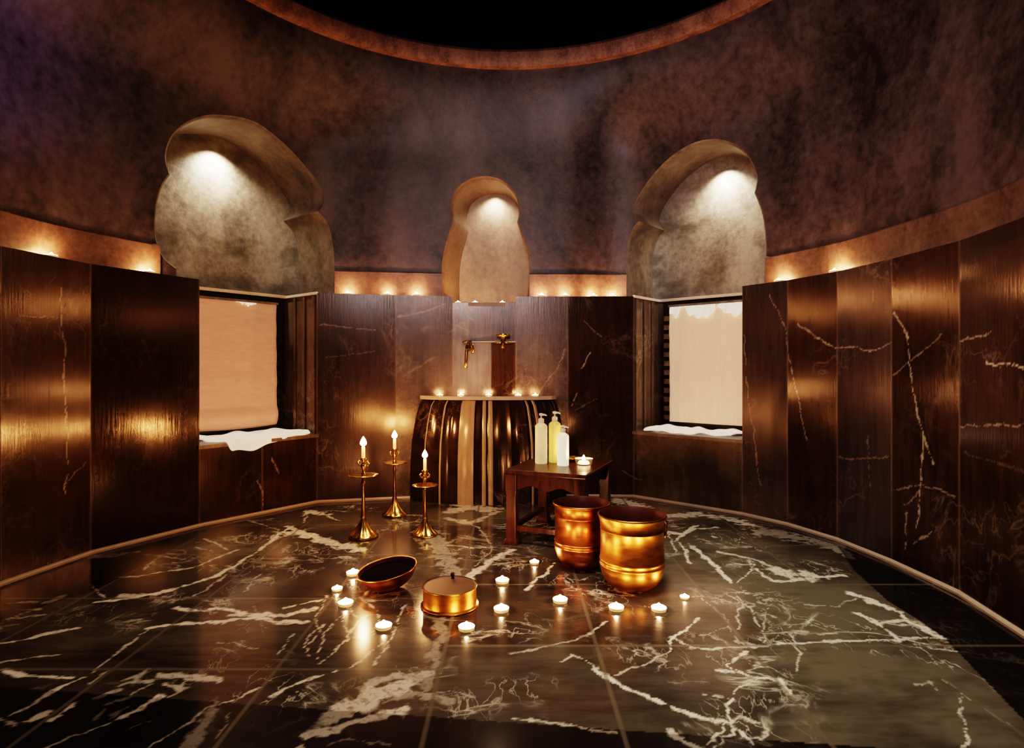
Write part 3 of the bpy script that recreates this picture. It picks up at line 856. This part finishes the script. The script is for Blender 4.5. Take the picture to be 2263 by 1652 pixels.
# ------------------------------------------------------------------ basin
def basin():
    yb = 5.0; bt = .875
    # plan: half-round with flat facets, from left to right
    pl = [(-.86,4.965),(-.845,4.92),(-.72,4.845),(-.585,4.80),(-.445,4.775),(-.29,4.765),(-.145,4.76),(0.0,4.765),(.14,4.775),(.28,4.80),(.40,4.84),(.445,4.92),(.46,4.99)]
    cx = -.20
    o = empty('wash_basin', (cx, 4.9, 0))
    L = lambda p, s=1.0, z=0: ((p[0]-cx)*s, (p[1]-4.9) - (1-s)*0 , z)
    zs = [0, .12, .3, .5, .68, .80, bt-.03]
    sc = [1.0, 1.0, .995, .975, .93, .88, .83]
    body_f = []; glint_f = []; vs = []
    n = len(pl)
    fl_ = []
    for i in range(n-1):      # fluted: subdivide every facet, pushed in
        a = Vector(pl[i]); b = Vector(pl[i+1])
        for k in range(6):
            f = k/6; p = a.lerp(b, f); d = (b-a).normalized(); nn = Vector((-d.y, d.x))
            fl_.append((p + nn*(.016*math.sin(PI*f)), i))
    fl_.append((Vector(pl[-1]), n-2)); m = len(fl_)
    for z, s in zip(zs, sc):
        for p, _ in fl_:
            q = Vector(((p.x-cx)*s, (p.y-4.9)*(1 if p.y > 4.98 else (.6+.4*s)), z)); vs.append(q)
    for j in range(len(zs)-1):
        for i in range(m-1):
            f = (j*m+i, j*m+i+1, (j+1)*m+i+1, (j+1)*m+i)
            body_f.append(f)
    bo = mesh('basin_body', vs, body_f, M['basin_marble'], o); autosmooth(bo, 25)
    # pale strips painting candle reflections onto the basin front
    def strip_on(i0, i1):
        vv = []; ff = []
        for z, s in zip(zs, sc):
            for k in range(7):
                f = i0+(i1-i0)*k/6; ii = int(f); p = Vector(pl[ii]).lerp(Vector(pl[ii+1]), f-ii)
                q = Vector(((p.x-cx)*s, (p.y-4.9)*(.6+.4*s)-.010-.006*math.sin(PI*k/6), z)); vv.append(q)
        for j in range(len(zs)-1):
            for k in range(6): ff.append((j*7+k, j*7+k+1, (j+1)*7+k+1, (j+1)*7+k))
        return mesh('glint_strip', vv, ff, M['onyx'], o, True)  # 'onyx' is the painted candle reflection colour, not a stone inlay
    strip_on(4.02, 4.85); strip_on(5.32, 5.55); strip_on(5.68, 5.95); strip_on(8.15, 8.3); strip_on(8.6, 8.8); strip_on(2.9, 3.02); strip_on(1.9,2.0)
    # top slab with overhang and bowl
    sc_ = .87
    top = [((p[0]-cx)*sc_, (p[1]-4.9)*.96-.012) for p in pl]
    top = [(top[0][0]-.0, .075)] + top + [(top[-1][0], .10)]
    t = MB().prism(top, bt-.032, bt)
    t = t.build('basin_top', M['basin_marble'], o, bevel=.005)
    e = MB()
    for i in range(2, len(top)-3):
        a = Vector(top[i]); b = Vector(top[i+1]); d = (b-a).normalized(); nn = Vector((d.y, -d.x))
        e.prism([a, b, b+nn*.008, a+nn*.008], bt-.026, bt+.004)
    e.build('basin_rim', M['edge'], t)
    tag(o, 'fluted dark marble wash basin with pale painted candle reflections standing against the back wall', 'basin')
    return o, bt
BAS, BT = basin()

# ------------------------------------------------------------------ taps
def tap(x, y, z, label, big):
    o = empty('wall_tap', (x, y, z))
    k = 1.0
    Mx = Matrix.Rotation(PI/2, 4, 'X')
    MB().lathe([(.0001,0),(.028,0),(.030,.006),(.016,.014),(.013,.05)], 24, Mx).build('wall_flange', M['brass_dark'], o, True)
    if not big:
        MB().tube([(0,-.03,0),(0,-.08,.004),(-.004,-.115,-.008),(-.010,-.125,-.04),(-.014,-.125,-.12),(-.018,-.125,-.17)], [.014,.014,.015,.014,.012,.015], 12).build('spout', M['brass_dark'], o, True)
        MB().tube([(0,-.07,.0),(0,-.07,.045)], .009, 10).tube([(-.05,-.07,.045),(-.015,-.07,.05),(.03,-.07,.05)], [.006,.010,.008], 10).build('handle', M['brass_dark'], o, True)
        MB().tube([(.02,-.07,-.01),(.035,-.08,.02),(.045,-.08,-.03),(.03,-.07,-.05)], [.012,.014,.012,.008], 10).build('scroll', M['brass'], o, True)
    else:
        MB().tube([(0,-.02,0),(0,-.07,0),(0,-.10,-.01),(0,-.11,-.05)], [.016,.016,.016,.014], 12).build('spout', M['brass_dark'], o, True)
        MB().lathe([(.0001,.03),(.016,.03),(.018,.045),(.055,.055),(.058,.068),(.03,.074),(.0001,.076)], 28, Matrix.Translation((0,-.06,0))).build('handle', M['brass'], o, True)
        MB().tube([(0,-.06,0),(0,-.06,.035)], .012, 10).build('valve_stem', M['brass_dark'], o, True)
        MB().tube([(-.07,-.05,0),(.075,-.05,0)], .006, 10).build('cross_bar', M['brass'], o, True)
    tag(o, label, 'tap', 'wall taps above the basin')
    return o
def at_wall(px, py, i):
    A = Vector(PLAN[i]); B = Vector(PLAN[i+1]); d = (B-A).normalized(); n = Vector((-d.y, d.x))
    u, z, Y = project_plane(px, py, A, d, n); p = A+d*u; return p.x, p.y, z
tx = at_wall(1036, 768, 5); tap(*tx, 'small dark brass tap with a long down-turned spout above the basin', False)
tx = at_wall(1112, 757, 6); tap(*tx, 'brass tap with a flat round handle and thin cross bar above the basin', True)
mb = MB(); p = at_wall(1030, 755, 5); q = at_wall(1139, 755, 6)
mb.box(-.0, q[0]-p[0], -.008, .004, -.004, .004); o = mb.build('joint_trim', M['edge'], w_back, loc=(p[0], p[1], p[2]))

# ------------------------------------------------------------------ candles
def flame_prof(r, h):
    return [(.0001,0),(r*.7,h*.08),(r,h*.24),(r*.92,h*.42),(r*.6,h*.66),(r*.25,h*.88),(.0001,h)]
def tealight_proto():
    o = empty('tealight', (0,0,0))
    cup = MB().lathe([(.0001,0),(.027,0),(.0285,.002),(.0295,.012),(.030,.0125),(.0288,.012),(.027,.003),(.0001,.003)], 32).build('tealight_cup', M['alu'], o, True)
    MB().lathe([(.0268,.003),(.0286,.0125),(.026,.0145),(.016,.0155),(.0001,.016)], 28).build('wax', M['wax_glow'], o, True)
    wx = [c for c in COL.objects if c.parent == o and c.name.startswith('wax')][0]
    MB().tube([(0,0,.014),(.001,0,.022)], .0012, 6).build('wick', M['wick'], wx)
    MB().lathe(flame_prof(.0095,.014), 16, Matrix.Translation((0,0,.0155))).build('flame', M['flame'], wx, True)
    return o
tproto = tealight_proto(); tfirst = True
def tealight(loc, label, group, sc=1.0):
    global tfirst
    o = tproto if tfirst else copy_tree(tproto); tfirst = False
    o.location = loc; o.scale = (sc, sc, sc)
    o.rotation_euler.z = random.random()*6
    tag(o, label, 'candle', group); return o
FG = 'tealights scattered on the marble floor'
floor_c = [(780,1265,'lit tealight on the floor close behind the left rim of the tilted copper bowl'),
 (745,1299,'lit tealight on the floor, farthest left of all the floor candles'),
 (764,1332,'lit tealight on the floor left of the copper bowl, frontmost of that group of three'),
 (848,1383,'lit tealight on the floor in front of the tilted copper bowl'),
 (1031,1386,'lit tealight on the floor nearest the viewer, just in front of the lidded copper pan'),
 (1108,1345,'lit tealight on the floor right beside the lidded copper pan'),
 (1110,1282,'lit tealight on the floor midway between the copper pan and the stool leg'),
 (1181,1240,'lit tealight on the floor in front of the wooden stool, beside the left bucket'),
 (1238,1325,'lit tealight on the floor in front of the left copper bucket'),
 (1362,1342,'lit tealight on the floor at the front left foot of the right bucket'),
 (1456,1344,'lit tealight on the floor at the front right foot of the right bucket'),
 (1513,1317,'small dim tealight on the floor, farthest right of the floor candles')]
for i, (x, y, lb) in enumerate(floor_c):
    p = on_z(x, y+4); tealight((p.x, p.y, 0), lb, FG, .75 if i == 11 else (.9 if i in (1, 7) else 1.18))
BG = 'tealights on the basin top'
for k, (x, w_) in enumerate([(972,'leftmost of the five'),(1018,'second from the left'),(1080,'third and middle one'),(1145,'fourth from the left'),(1183,'rightmost of the five')]):
    Yb = 4.86; p = at(x, 870, Yb); tealight((p.x, Yb, BT), 'lit tealight on the basin top, '+w_, BG, .9)
LG = 'tealights along the wall ledge'
def ledge_c(x, lb, z=LEDGE):
    s, _ = hit(x, 600); w = cpt(s); n2 = cnorm(s)
    p = w - n2*.068
    # keep the picture column
    p = Vector((p.x, p.y)); tealight((p.x, p.y, z+.0005), lb, LG, 1.1)
ledge_c(92, 'lit tealight on the left wall ledge, farthest left')
ledge_c(318, 'lit tealight on the ledge just left of the left niche')
ledge_c(770, 'lit tealight on the ledge just right of the left niche')
ledge_c(858, 'lit tealight on the ledge midway between left and centre niches')
ledge_c(920, 'lit tealight on the ledge just left of the centre niche')
ledge_c(1197, 'lit tealight on the ledge just right of the centre niche')
ledge_c(1248, 'lit tealight on the ledge, second to the right of the centre niche')
ledge_c(1307, 'lit tealight on the ledge, third to the right of the centre niche')
ledge_c(1352, 'lit tealight on the ledge just left of the right niche')
ledge_c(1735, 'lit tealight on the ledge just right of the right niche')
ledge_c(1862, 'lit tealight on the right wall ledge, farthest right')
def ledge_s(i, f, lb):
    p = Vector(PLAN[i % N]).lerp(Vector(PLAN[(i+1) % N]), f); n2 = NRM[i % N]
    tealight((p.x+n2.x*.045, p.y+n2.y*.045, LEDGE+.0005), lb, LG, .85)
for k, (i, f) in enumerate(((24,.8),(24,.4),(23,.9),(23,.5),(23,.1),(22,.6),(22,.2))):
    ledge_s(i, f, 'lit tealight on the near left ledge, ' + ['first','second','third','fourth','fifth','sixth','seventh'][k] + ' of the row')
NG = 'tealights in the centre niche'
for x, lb in ((1012,'lit tealight in the left corner of the centre niche'),(1050,'lit tealight standing in the middle of the centre niche'),(1110,'lit tealight to the right in the centre niche')):
    p = at(x, 664, 5.16); tealight((p.x, 5.16, NLEDGE+.003), lb, NG, .9)

def candlestick(px, py, sc, lean, label, disc_z=.40, hold=.56):
    p = on_z(px, py); o = empty('candlestick', (p.x, p.y, 0)); o.scale = (sc, sc, sc)
    # flared, faceted foot
    b = MB().lathe([(.0001,0),(.092,0),(.096,.006),(.090,.016),(.070,.032),(.050,.055),(.034,.080),(.022,.105),(.017,.125)], 64, lobes=8, amp=.07, lobez=(.01,.11))
    b.build('foot', M['brass'], o, True)
    MB().lathe([(.017,.12),(.021,.130),(.015,.142),(.0125,.20),(.010,.27),(.009,.335),(.013,.345),(.016,.355),(.011,.365),(.010,disc_z)], 24).build('stem', M['brass_dark'], o, True)
    MB().lathe([(.010,disc_z-.006),(.060,disc_z-.002),(.094,disc_z+.004),(.096,disc_z+.009),(.060,disc_z+.006),(.012,disc_z+.006)], 48).build('drip_pan', M['brass'], o, True)
    # turned upper stem with little ornaments
    d = disc_z
    MB().lathe([(.012,d+.004),(.018,d+.012),(.010,d+.024),(.008,d+.04),(.015,d+.052),(.020,d+.066),(.014,d+.080),(.009,d+.090),(.013,d+.098),(.022,d+.108),(.024,d+.118),(.015,d+.122),(.0001,d+.122)], 28).build('candle_socket', M['brass'], o, True)
    w = MB()
    for s in (-1, 1):
        w.tube([(s*.010,0,d+.060),(s*.030,0,d+.070),(s*.038,0,d+.088),(s*.028,0,d+.098),(s*.022,0,d+.086)], [.005,.006,.006,.005,.004], 8)
    w.build('scroll', M['brass'], o, True)
    wx = MB().lathe([(.012,d+.12),(.0115,hold+.01),(.0085,hold+.018),(.0001,hold+.018)], 20).build('taper_candle', M['taper_wax'], o, True)
    MB().tube([(0,0,hold+.015),(.001,0,hold+.03)], .0012, 6).build('wick', M['wick'], wx)
    MB().lathe(flame_prof(.021,.062), 20, Matrix.Translation((0,0,hold+.022))).build('flame', M['flame_tall'], wx, True)
    tag(o, label, 'candlestick', 'brass candlesticks with lit candles on the floor'); return o
candlestick(803, 1186, 1.0, 0, 'tall brass candlestick with lit candle, leftmost of the three', .40, .575)
candlestick(872, 1138, .97, 0, 'brass candlestick with lit candle standing farthest back, middle of the three', .40, .575)
candlestick(939, 1182, .88, 0, 'shorter brass candlestick with lit candle, rightmost of the three', .37, .56)

# ------------------------------------------------------------------ stool
def stool():
    H = .47; c = Vector(((-.01+.658)/2, (3.69+4.095)/2-.0)); o = empty('wooden_stool', (c.x, c.y, 0), math.atan2(-.205, .476))
    wx, wy = .255, .315
    MB().box(-wx-.012, wx+.012, -wy-.012, wy+.012, H-.028, H).build('stool_top', M['wood'], o, bevel=.007)
    legs = [(-wx+.03,-wy+.03),(wx-.03,-wy+.03),(wx-.03,wy-.03),(-wx+.03,wy-.03)]
    for x, y in legs:
        l = MB()
        prof = [(.044,0),(.044,.02),(.034,.038),(.032,.30),(.036,.34),(.038,H-.028)]
        vs = []; fs = []
        for r, z in prof: vs += [(x-r,y-r,z),(x+r,y-r,z),(x+r,y+r,z),(x-r,y+r,z)]
        for i in range(len(prof)-1):
            for k in range(4): fs.append((i*4+k, i*4+(k+1)%4, (i+1)*4+(k+1)%4, (i+1)*4+k))
        fs += [(3,2,1,0), tuple(range(len(prof)*4-4, len(prof)*4))]
        l.add(vs, fs).build('leg', M['wood'], o, bevel=.004)
    # scalloped apron: front/back and sides
    def apron(x0, x1, y, rot):
        n = 24; vs = []; fs = []
        for i in range(n+1):
            f = i/n; x = x0+(x1-x0)*f
            zb = H-.028-.085-.014*math.cos(f*4*PI)
            for yy, z in ((y-.011, zb), (y-.011, H-.027), (y+.011, H-.027), (y+.011, zb)):
                vs.append((x, yy, z) if not rot else (yy, x, z))
        for i in range(n):
            for k in range(4): fs.append((i*4+k, i*4+(k+1)%4, (i+1)*4+(k+1)%4, (i+1)*4+k))
        fs += [(0,1,2,3), tuple(range(n*4, n*4+4))[::-1]]
        mesh('apron', vs, fs, M['wood'], o)
    apron(-wx+.055, wx-.055, -wy+.03, False); apron(-wx+.055, wx-.055, wy-.03, False)
    apron(-wy+.055, wy-.055, -wx+.03, True); apron(-wy+.055, wy-.055, wx-.03, True)
    for a, b in ((0,1),(1,2),(2,3),(3,0)):
        p, q = Vector(legs[a]), Vector(legs[b]); d = (q-p).normalized(); nn = Vector((-d.y, d.x))*.012
        p = p+d*.024; q = q-d*.024
        MB().prism([p+nn, q+nn, q-nn, p-nn], .085, .115).build('stretcher', M['wood'], o)
    tag(o, 'dark wooden stool with scalloped apron holding the bottles, behind the buckets', 'stool')
    return H
SH = stool()
def bottle(px, Yd, h, r, mat, label):
    p = at(px, 1000, Yd); o = empty('pump_bottle', (p.x, Yd, SH))
    sh = h*.78
    MB().lathe([(.0001,0),(r*.92,0),(r,.004),(r,sh*.93),(r*.93,sh*.975),(r*.62,sh+.004),(r*.40,sh+.010),(r*.38,sh+.018),(.0001,sh+.018)], 32).build('bottle_body', mat, o, True)
    pc = MB().lathe([(r*.46,sh+.012),(r*.46,sh+.034),(r*.30,sh+.040),(.005,sh+.042),(.005,h-.014),(.0001,h-.014)], 24).build('pump_collar', M['pump'], o, True)
    MB().lathe([(.0001,h-.016),(.014,h-.016),(.015,h-.004),(.010,h),(.0001,h)], 20).tube([(0,0,h-.009),(.022,-.01,h-.009),(.036,-.016,h-.014)], [.007,.006,.004], 10).build('pump_head', M['pump'], pc, True)
    tag(o, label, 'bottle', 'pump bottles on the stool')
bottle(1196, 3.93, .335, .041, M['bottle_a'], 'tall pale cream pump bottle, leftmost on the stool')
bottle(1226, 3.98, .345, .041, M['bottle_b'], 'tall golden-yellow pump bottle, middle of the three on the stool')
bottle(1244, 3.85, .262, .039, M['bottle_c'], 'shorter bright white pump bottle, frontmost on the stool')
def votive():
    p = at(1290, 1010, 3.86); o = empty('votive_candle', (p.x, 3.86, SH))
    MB().lathe([(.0001,0),(.040,0),(.052,.010),(.060,.040),(.062,.046),(.058,.044),(.050,.014),(.038,.006),(.0001,.006)], 36).build('glass_bowl', M['glass'], o, True)
    wx = MB().lathe([(.0001,.0065),(.036,.0065),(.044,.018),(.03,.022),(.0001,.022)], 28).build('wax', M['wax_glow'], o, True)
    MB().tube([(0,0,.02),(.001,0,.032)], .0012, 6).build('wick', M['wick'], wx)
    MB().lathe(flame_prof(.011,.040), 16, Matrix.Translation((0,0,.028))).build('flame', M['flame'], wx, True)
    tag(o, 'low glass bowl with a burning candle on the stool beside the bottles', 'candle')
    p = at(1262, 1012, 3.98); o = empty('small_dish', (p.x, 4.02, SH))
    MB().lathe([(.0001,0),(.03,0),(.05,.012),(.056,.030),(.053,.030),(.046,.014),(.028,.004),(.0001,.004)], 32).build('dish_bowl', M['copper_gold'], o, True)
    tag(o, 'small copper dish on the stool between the bottles and the candle bowl', 'dish')
votive()

# ------------------------------------------------------------------ buckets
def bucket(x, y, R, H, mat, label, ear_a):
    o = empty('copper_bucket', (x, y, 0), ear_a)
    w = .006
    outer = [(.0001,0),(R*.42,0),(R*.60,.010),(R*.76,.030),(R*.89,.062),(R*.955,.098),(R*.965,.118),(R*.985,.122),(R*.965,.127),(R*.962,.142),(R*.980,.146),(R*.960,.151),
             (R*.945,H*.62),(R*.945,H*.80),(R*.960,H*.805),(R*.948,H*.815),(R*.965,H*.90),(R*1.0,H*.965),(R*1.03,H*.985),(R*1.035,H),(R*1.0,H+.003)]
    inner = [(R*.975,H-.004),(R*.93,H*.88),(R*.91,H*.6),(R*.92,.13),(R*.84,.066),(R*.70,.036),(R*.4,.010),(.0001,.008)]
    b = MB().lathe(outer, 64).build('bucket_body', mat, o, True)
    MB().lathe([outer[-1]]+inner, 64).build('bucket_inside', M['copper_dark'], o, True)
    for s in (1,):
        e = MB()
        e.box(s*R*.955-.006, s*R*.955+.012, -.022, .022, H*.76, H*.90)
        ep = e.build('ear_plate', M['brass_dark'], o, bevel=.003)
        e = MB()
        e.tube([(s*(R*1.0), 0, H*.88), (s*(R*1.08), 0, H*.90), (s*(R*1.13), 0, H*.84), (s*(R*1.10), 0, H*.70), (s*(R*1.06), 0, H*.64)], [.008,.008,.008,.008,.010], 10)
        e.build('ear_ring', M['brass_dark'], ep, True)
    tag(o, label, 'bucket', 'copper buckets on the floor'); return o
bucket(.388, 3.29, .155, .355, M['copper'], 'reddish copper bucket standing farther back, nearer the stool', math.radians(-25))
bucket(.605, 2.97, .166, .368, M['copper_gold'], 'golden copper bucket with a side ring handle, nearer the viewer', math.radians(12))

# tilted bowl
p = on_z(862, 1297)
o = empty('copper_bowl', (p.x, p.y, 0)); o.rotation_euler = (math.radians(3), math.radians(-9), math.radians(10))
o.location.z = .006
R = .145
MB().lathe([(.0001,0),(R*.38,0),(R*.62,.014),(R*.84,.040),(R*.96,.068),(R*1.02,.088),(R*1.05,.092),(R*1.03,.096),(R*.99,.092)], 56).build('bowl_body', M['copper'], o, True)
MB().lathe([(R*.99,.092),(R*.92,.070),(R*.80,.046),(R*.58,.020),(.0001,.010)], 56).build('bowl_inside', M['copper_dark'], o, True)
MB().lathe([(R*.93,.076),(R*.5,.079),(.0001,.080)], 40).build('bowl_dark_disc', M['bowl_dark'], o, True)  # near-black disc covering the bowl's inside
tag(o, 'shallow copper bowl tilted to the left with a dark inside, on the floor', 'bowl')

# lidded pan
p = on_z(994, 1336)
o = empty('copper_pan', (p.x, p.y, 0), math.radians(-12)); R = .128
MB().lathe([(.0001,0),(R*.98,0),(R*1.05,.004),(R*1.05,.008),(R*.985,.010),(R*.965,.018),(R*.965,.082),(R*.99,.088),(R*1.0,.092),(R*.975,.094)], 56).build('pan_body', M['copper_gold'], o, True)
lid = MB().lathe([(R*.975,.092),(R*.96,.090),(R*.90,.0905),(R*.4,.092),(.0001,.093)], 56).build('pan_lid', M['lid_copper'], o, True)
MB().tube([(-.015,R*.72,.090),(-.015,R*.72,.104)], [.007,.006], 10).lathe([(.0001,.102),(.010,.104),(.012,.112),(.006,.120),(.0001,.121)], 16, Matrix.Translation((-.015,R*.72,0))).build('lid_knob', M['copper_dark'], lid, True)
tag(o, 'low round copper pan with a flat matt lid and flared foot, on the floor', 'pan')

# ------------------------------------------------------------------ lights
def spot(name, loc, target, power, col, ang, blend=.8, r=.03):
    l = bpy.data.lights.new(name, 'SPOT'); l.energy = power; l.color = col; l.spot_size = math.radians(ang); l.spot_blend = blend; l.shadow_soft_size = r
    o = bpy.data.objects.new(name, l); COL.objects.link(o); o.location = loc
    o.rotation_euler = (Vector(target)-Vector(loc)).to_track_quat('-Z', 'Y').to_euler(); return o
def area(name, loc, target, power, col, sx, sy):
    l = bpy.data.lights.new(name, 'AREA'); l.energy = power; l.color = col; l.shape = 'RECTANGLE'; l.size = sx; l.size_y = sy
    o = bpy.data.objects.new(name, l); COL.objects.link(o); o.location = loc
    o.rotation_euler = (Vector(target)-Vector(loc)).to_track_quat('-Z', 'Y').to_euler(); return o
def niche_spot(px, py, dep, n2, power, back=.10):
    s, z = hit(px, py); p = wallpt(s, z); d = Vector((n2.x, n2.y, 0)).normalized()
    L = p + d*(dep*.80) + Vector((0, 0, .015)); T = p + d*(dep*.97) + Vector((0, 0, -.6))
    spot('niche_lamp', L, T, power, (1.0, .88, .70), 130, 1.0, .025)
NS = 1.0
niche_spot(545, 300, .50, nl, 60*NS)
niche_spot(1078, 412, .34, Vector((.22, 1)), 18*NS)
niche_spot(1555, 345, .44, nr, 55*NS)
spot('floor_fill', (.6, 2.4, 3.6), (1.35, 2.55, 0), 270, (1.0, .98, .90), 62, 1.0, .3)  # unseen fill added to brighten the right floor
spot('floor_fill', (-.3, 2.6, 3.6), (-.5, 2.5, 0), 170, (1.0, .88, .76), 78, 1.0, .3)  # weaker added fill for the left side of the floor
area('overhead_fill', (-.1, 2.6, 3.55), (0.1, 3.2, 0), 22, (1.0, .80, .68), 1.6, 1.6)  # added soft ambient from overhead, no visible source
spot('wall_fill', (-.3, .3, 2.5), (1.35, 4.9, 2.2), 190, (.86, .82, 1.0), 88, 1.0, .35)  # unseen cool fill added for the upper wall right of centre
spot('blue_glow', (-1.3, 1.9, 2.0), (-2.7, 2.75, 2.9), 90, (.25, .25, 1.0), 60, 1.0, .15)  # unseen spot added to tint the far left wall
spot('ring_glow', (-.1, 2.7, 2.4), (-.1, 3.4, 3.9), 14, (1.0, .72, .58), 150, 1.0, .2)

w = bpy.data.worlds.new('world'); S.world = w; w.use_nodes = True
w.node_tree.nodes['Background'].inputs[0].default_value = (.01, .008, .008, 1)
w.node_tree.nodes['Background'].inputs[1].default_value = .3

# ------------------------------------------------------------------ camera
cam = bpy.data.cameras.new('camera'); co_ = bpy.data.objects.new('camera', cam); COL.objects.link(co_)
cam.sensor_width = 36; cam.lens = 36*F/2263; cam.shift_y = -11/2263; cam.clip_start = .02
co_.location = (0, 0, EYE); co_.rotation_euler = (PI/2, 0, 0)
S.camera = co_
S.view_settings.view_transform = 'Filmic'; S.view_settings.look = 'Very High Contrast'; S.view_settings.exposure = 0.0
S.cycles.sample_clamp_indirect = 4.0; S.cycles.use_denoising = True
S.cycles.max_bounces = 6; S.cycles.caustics_reflective = True
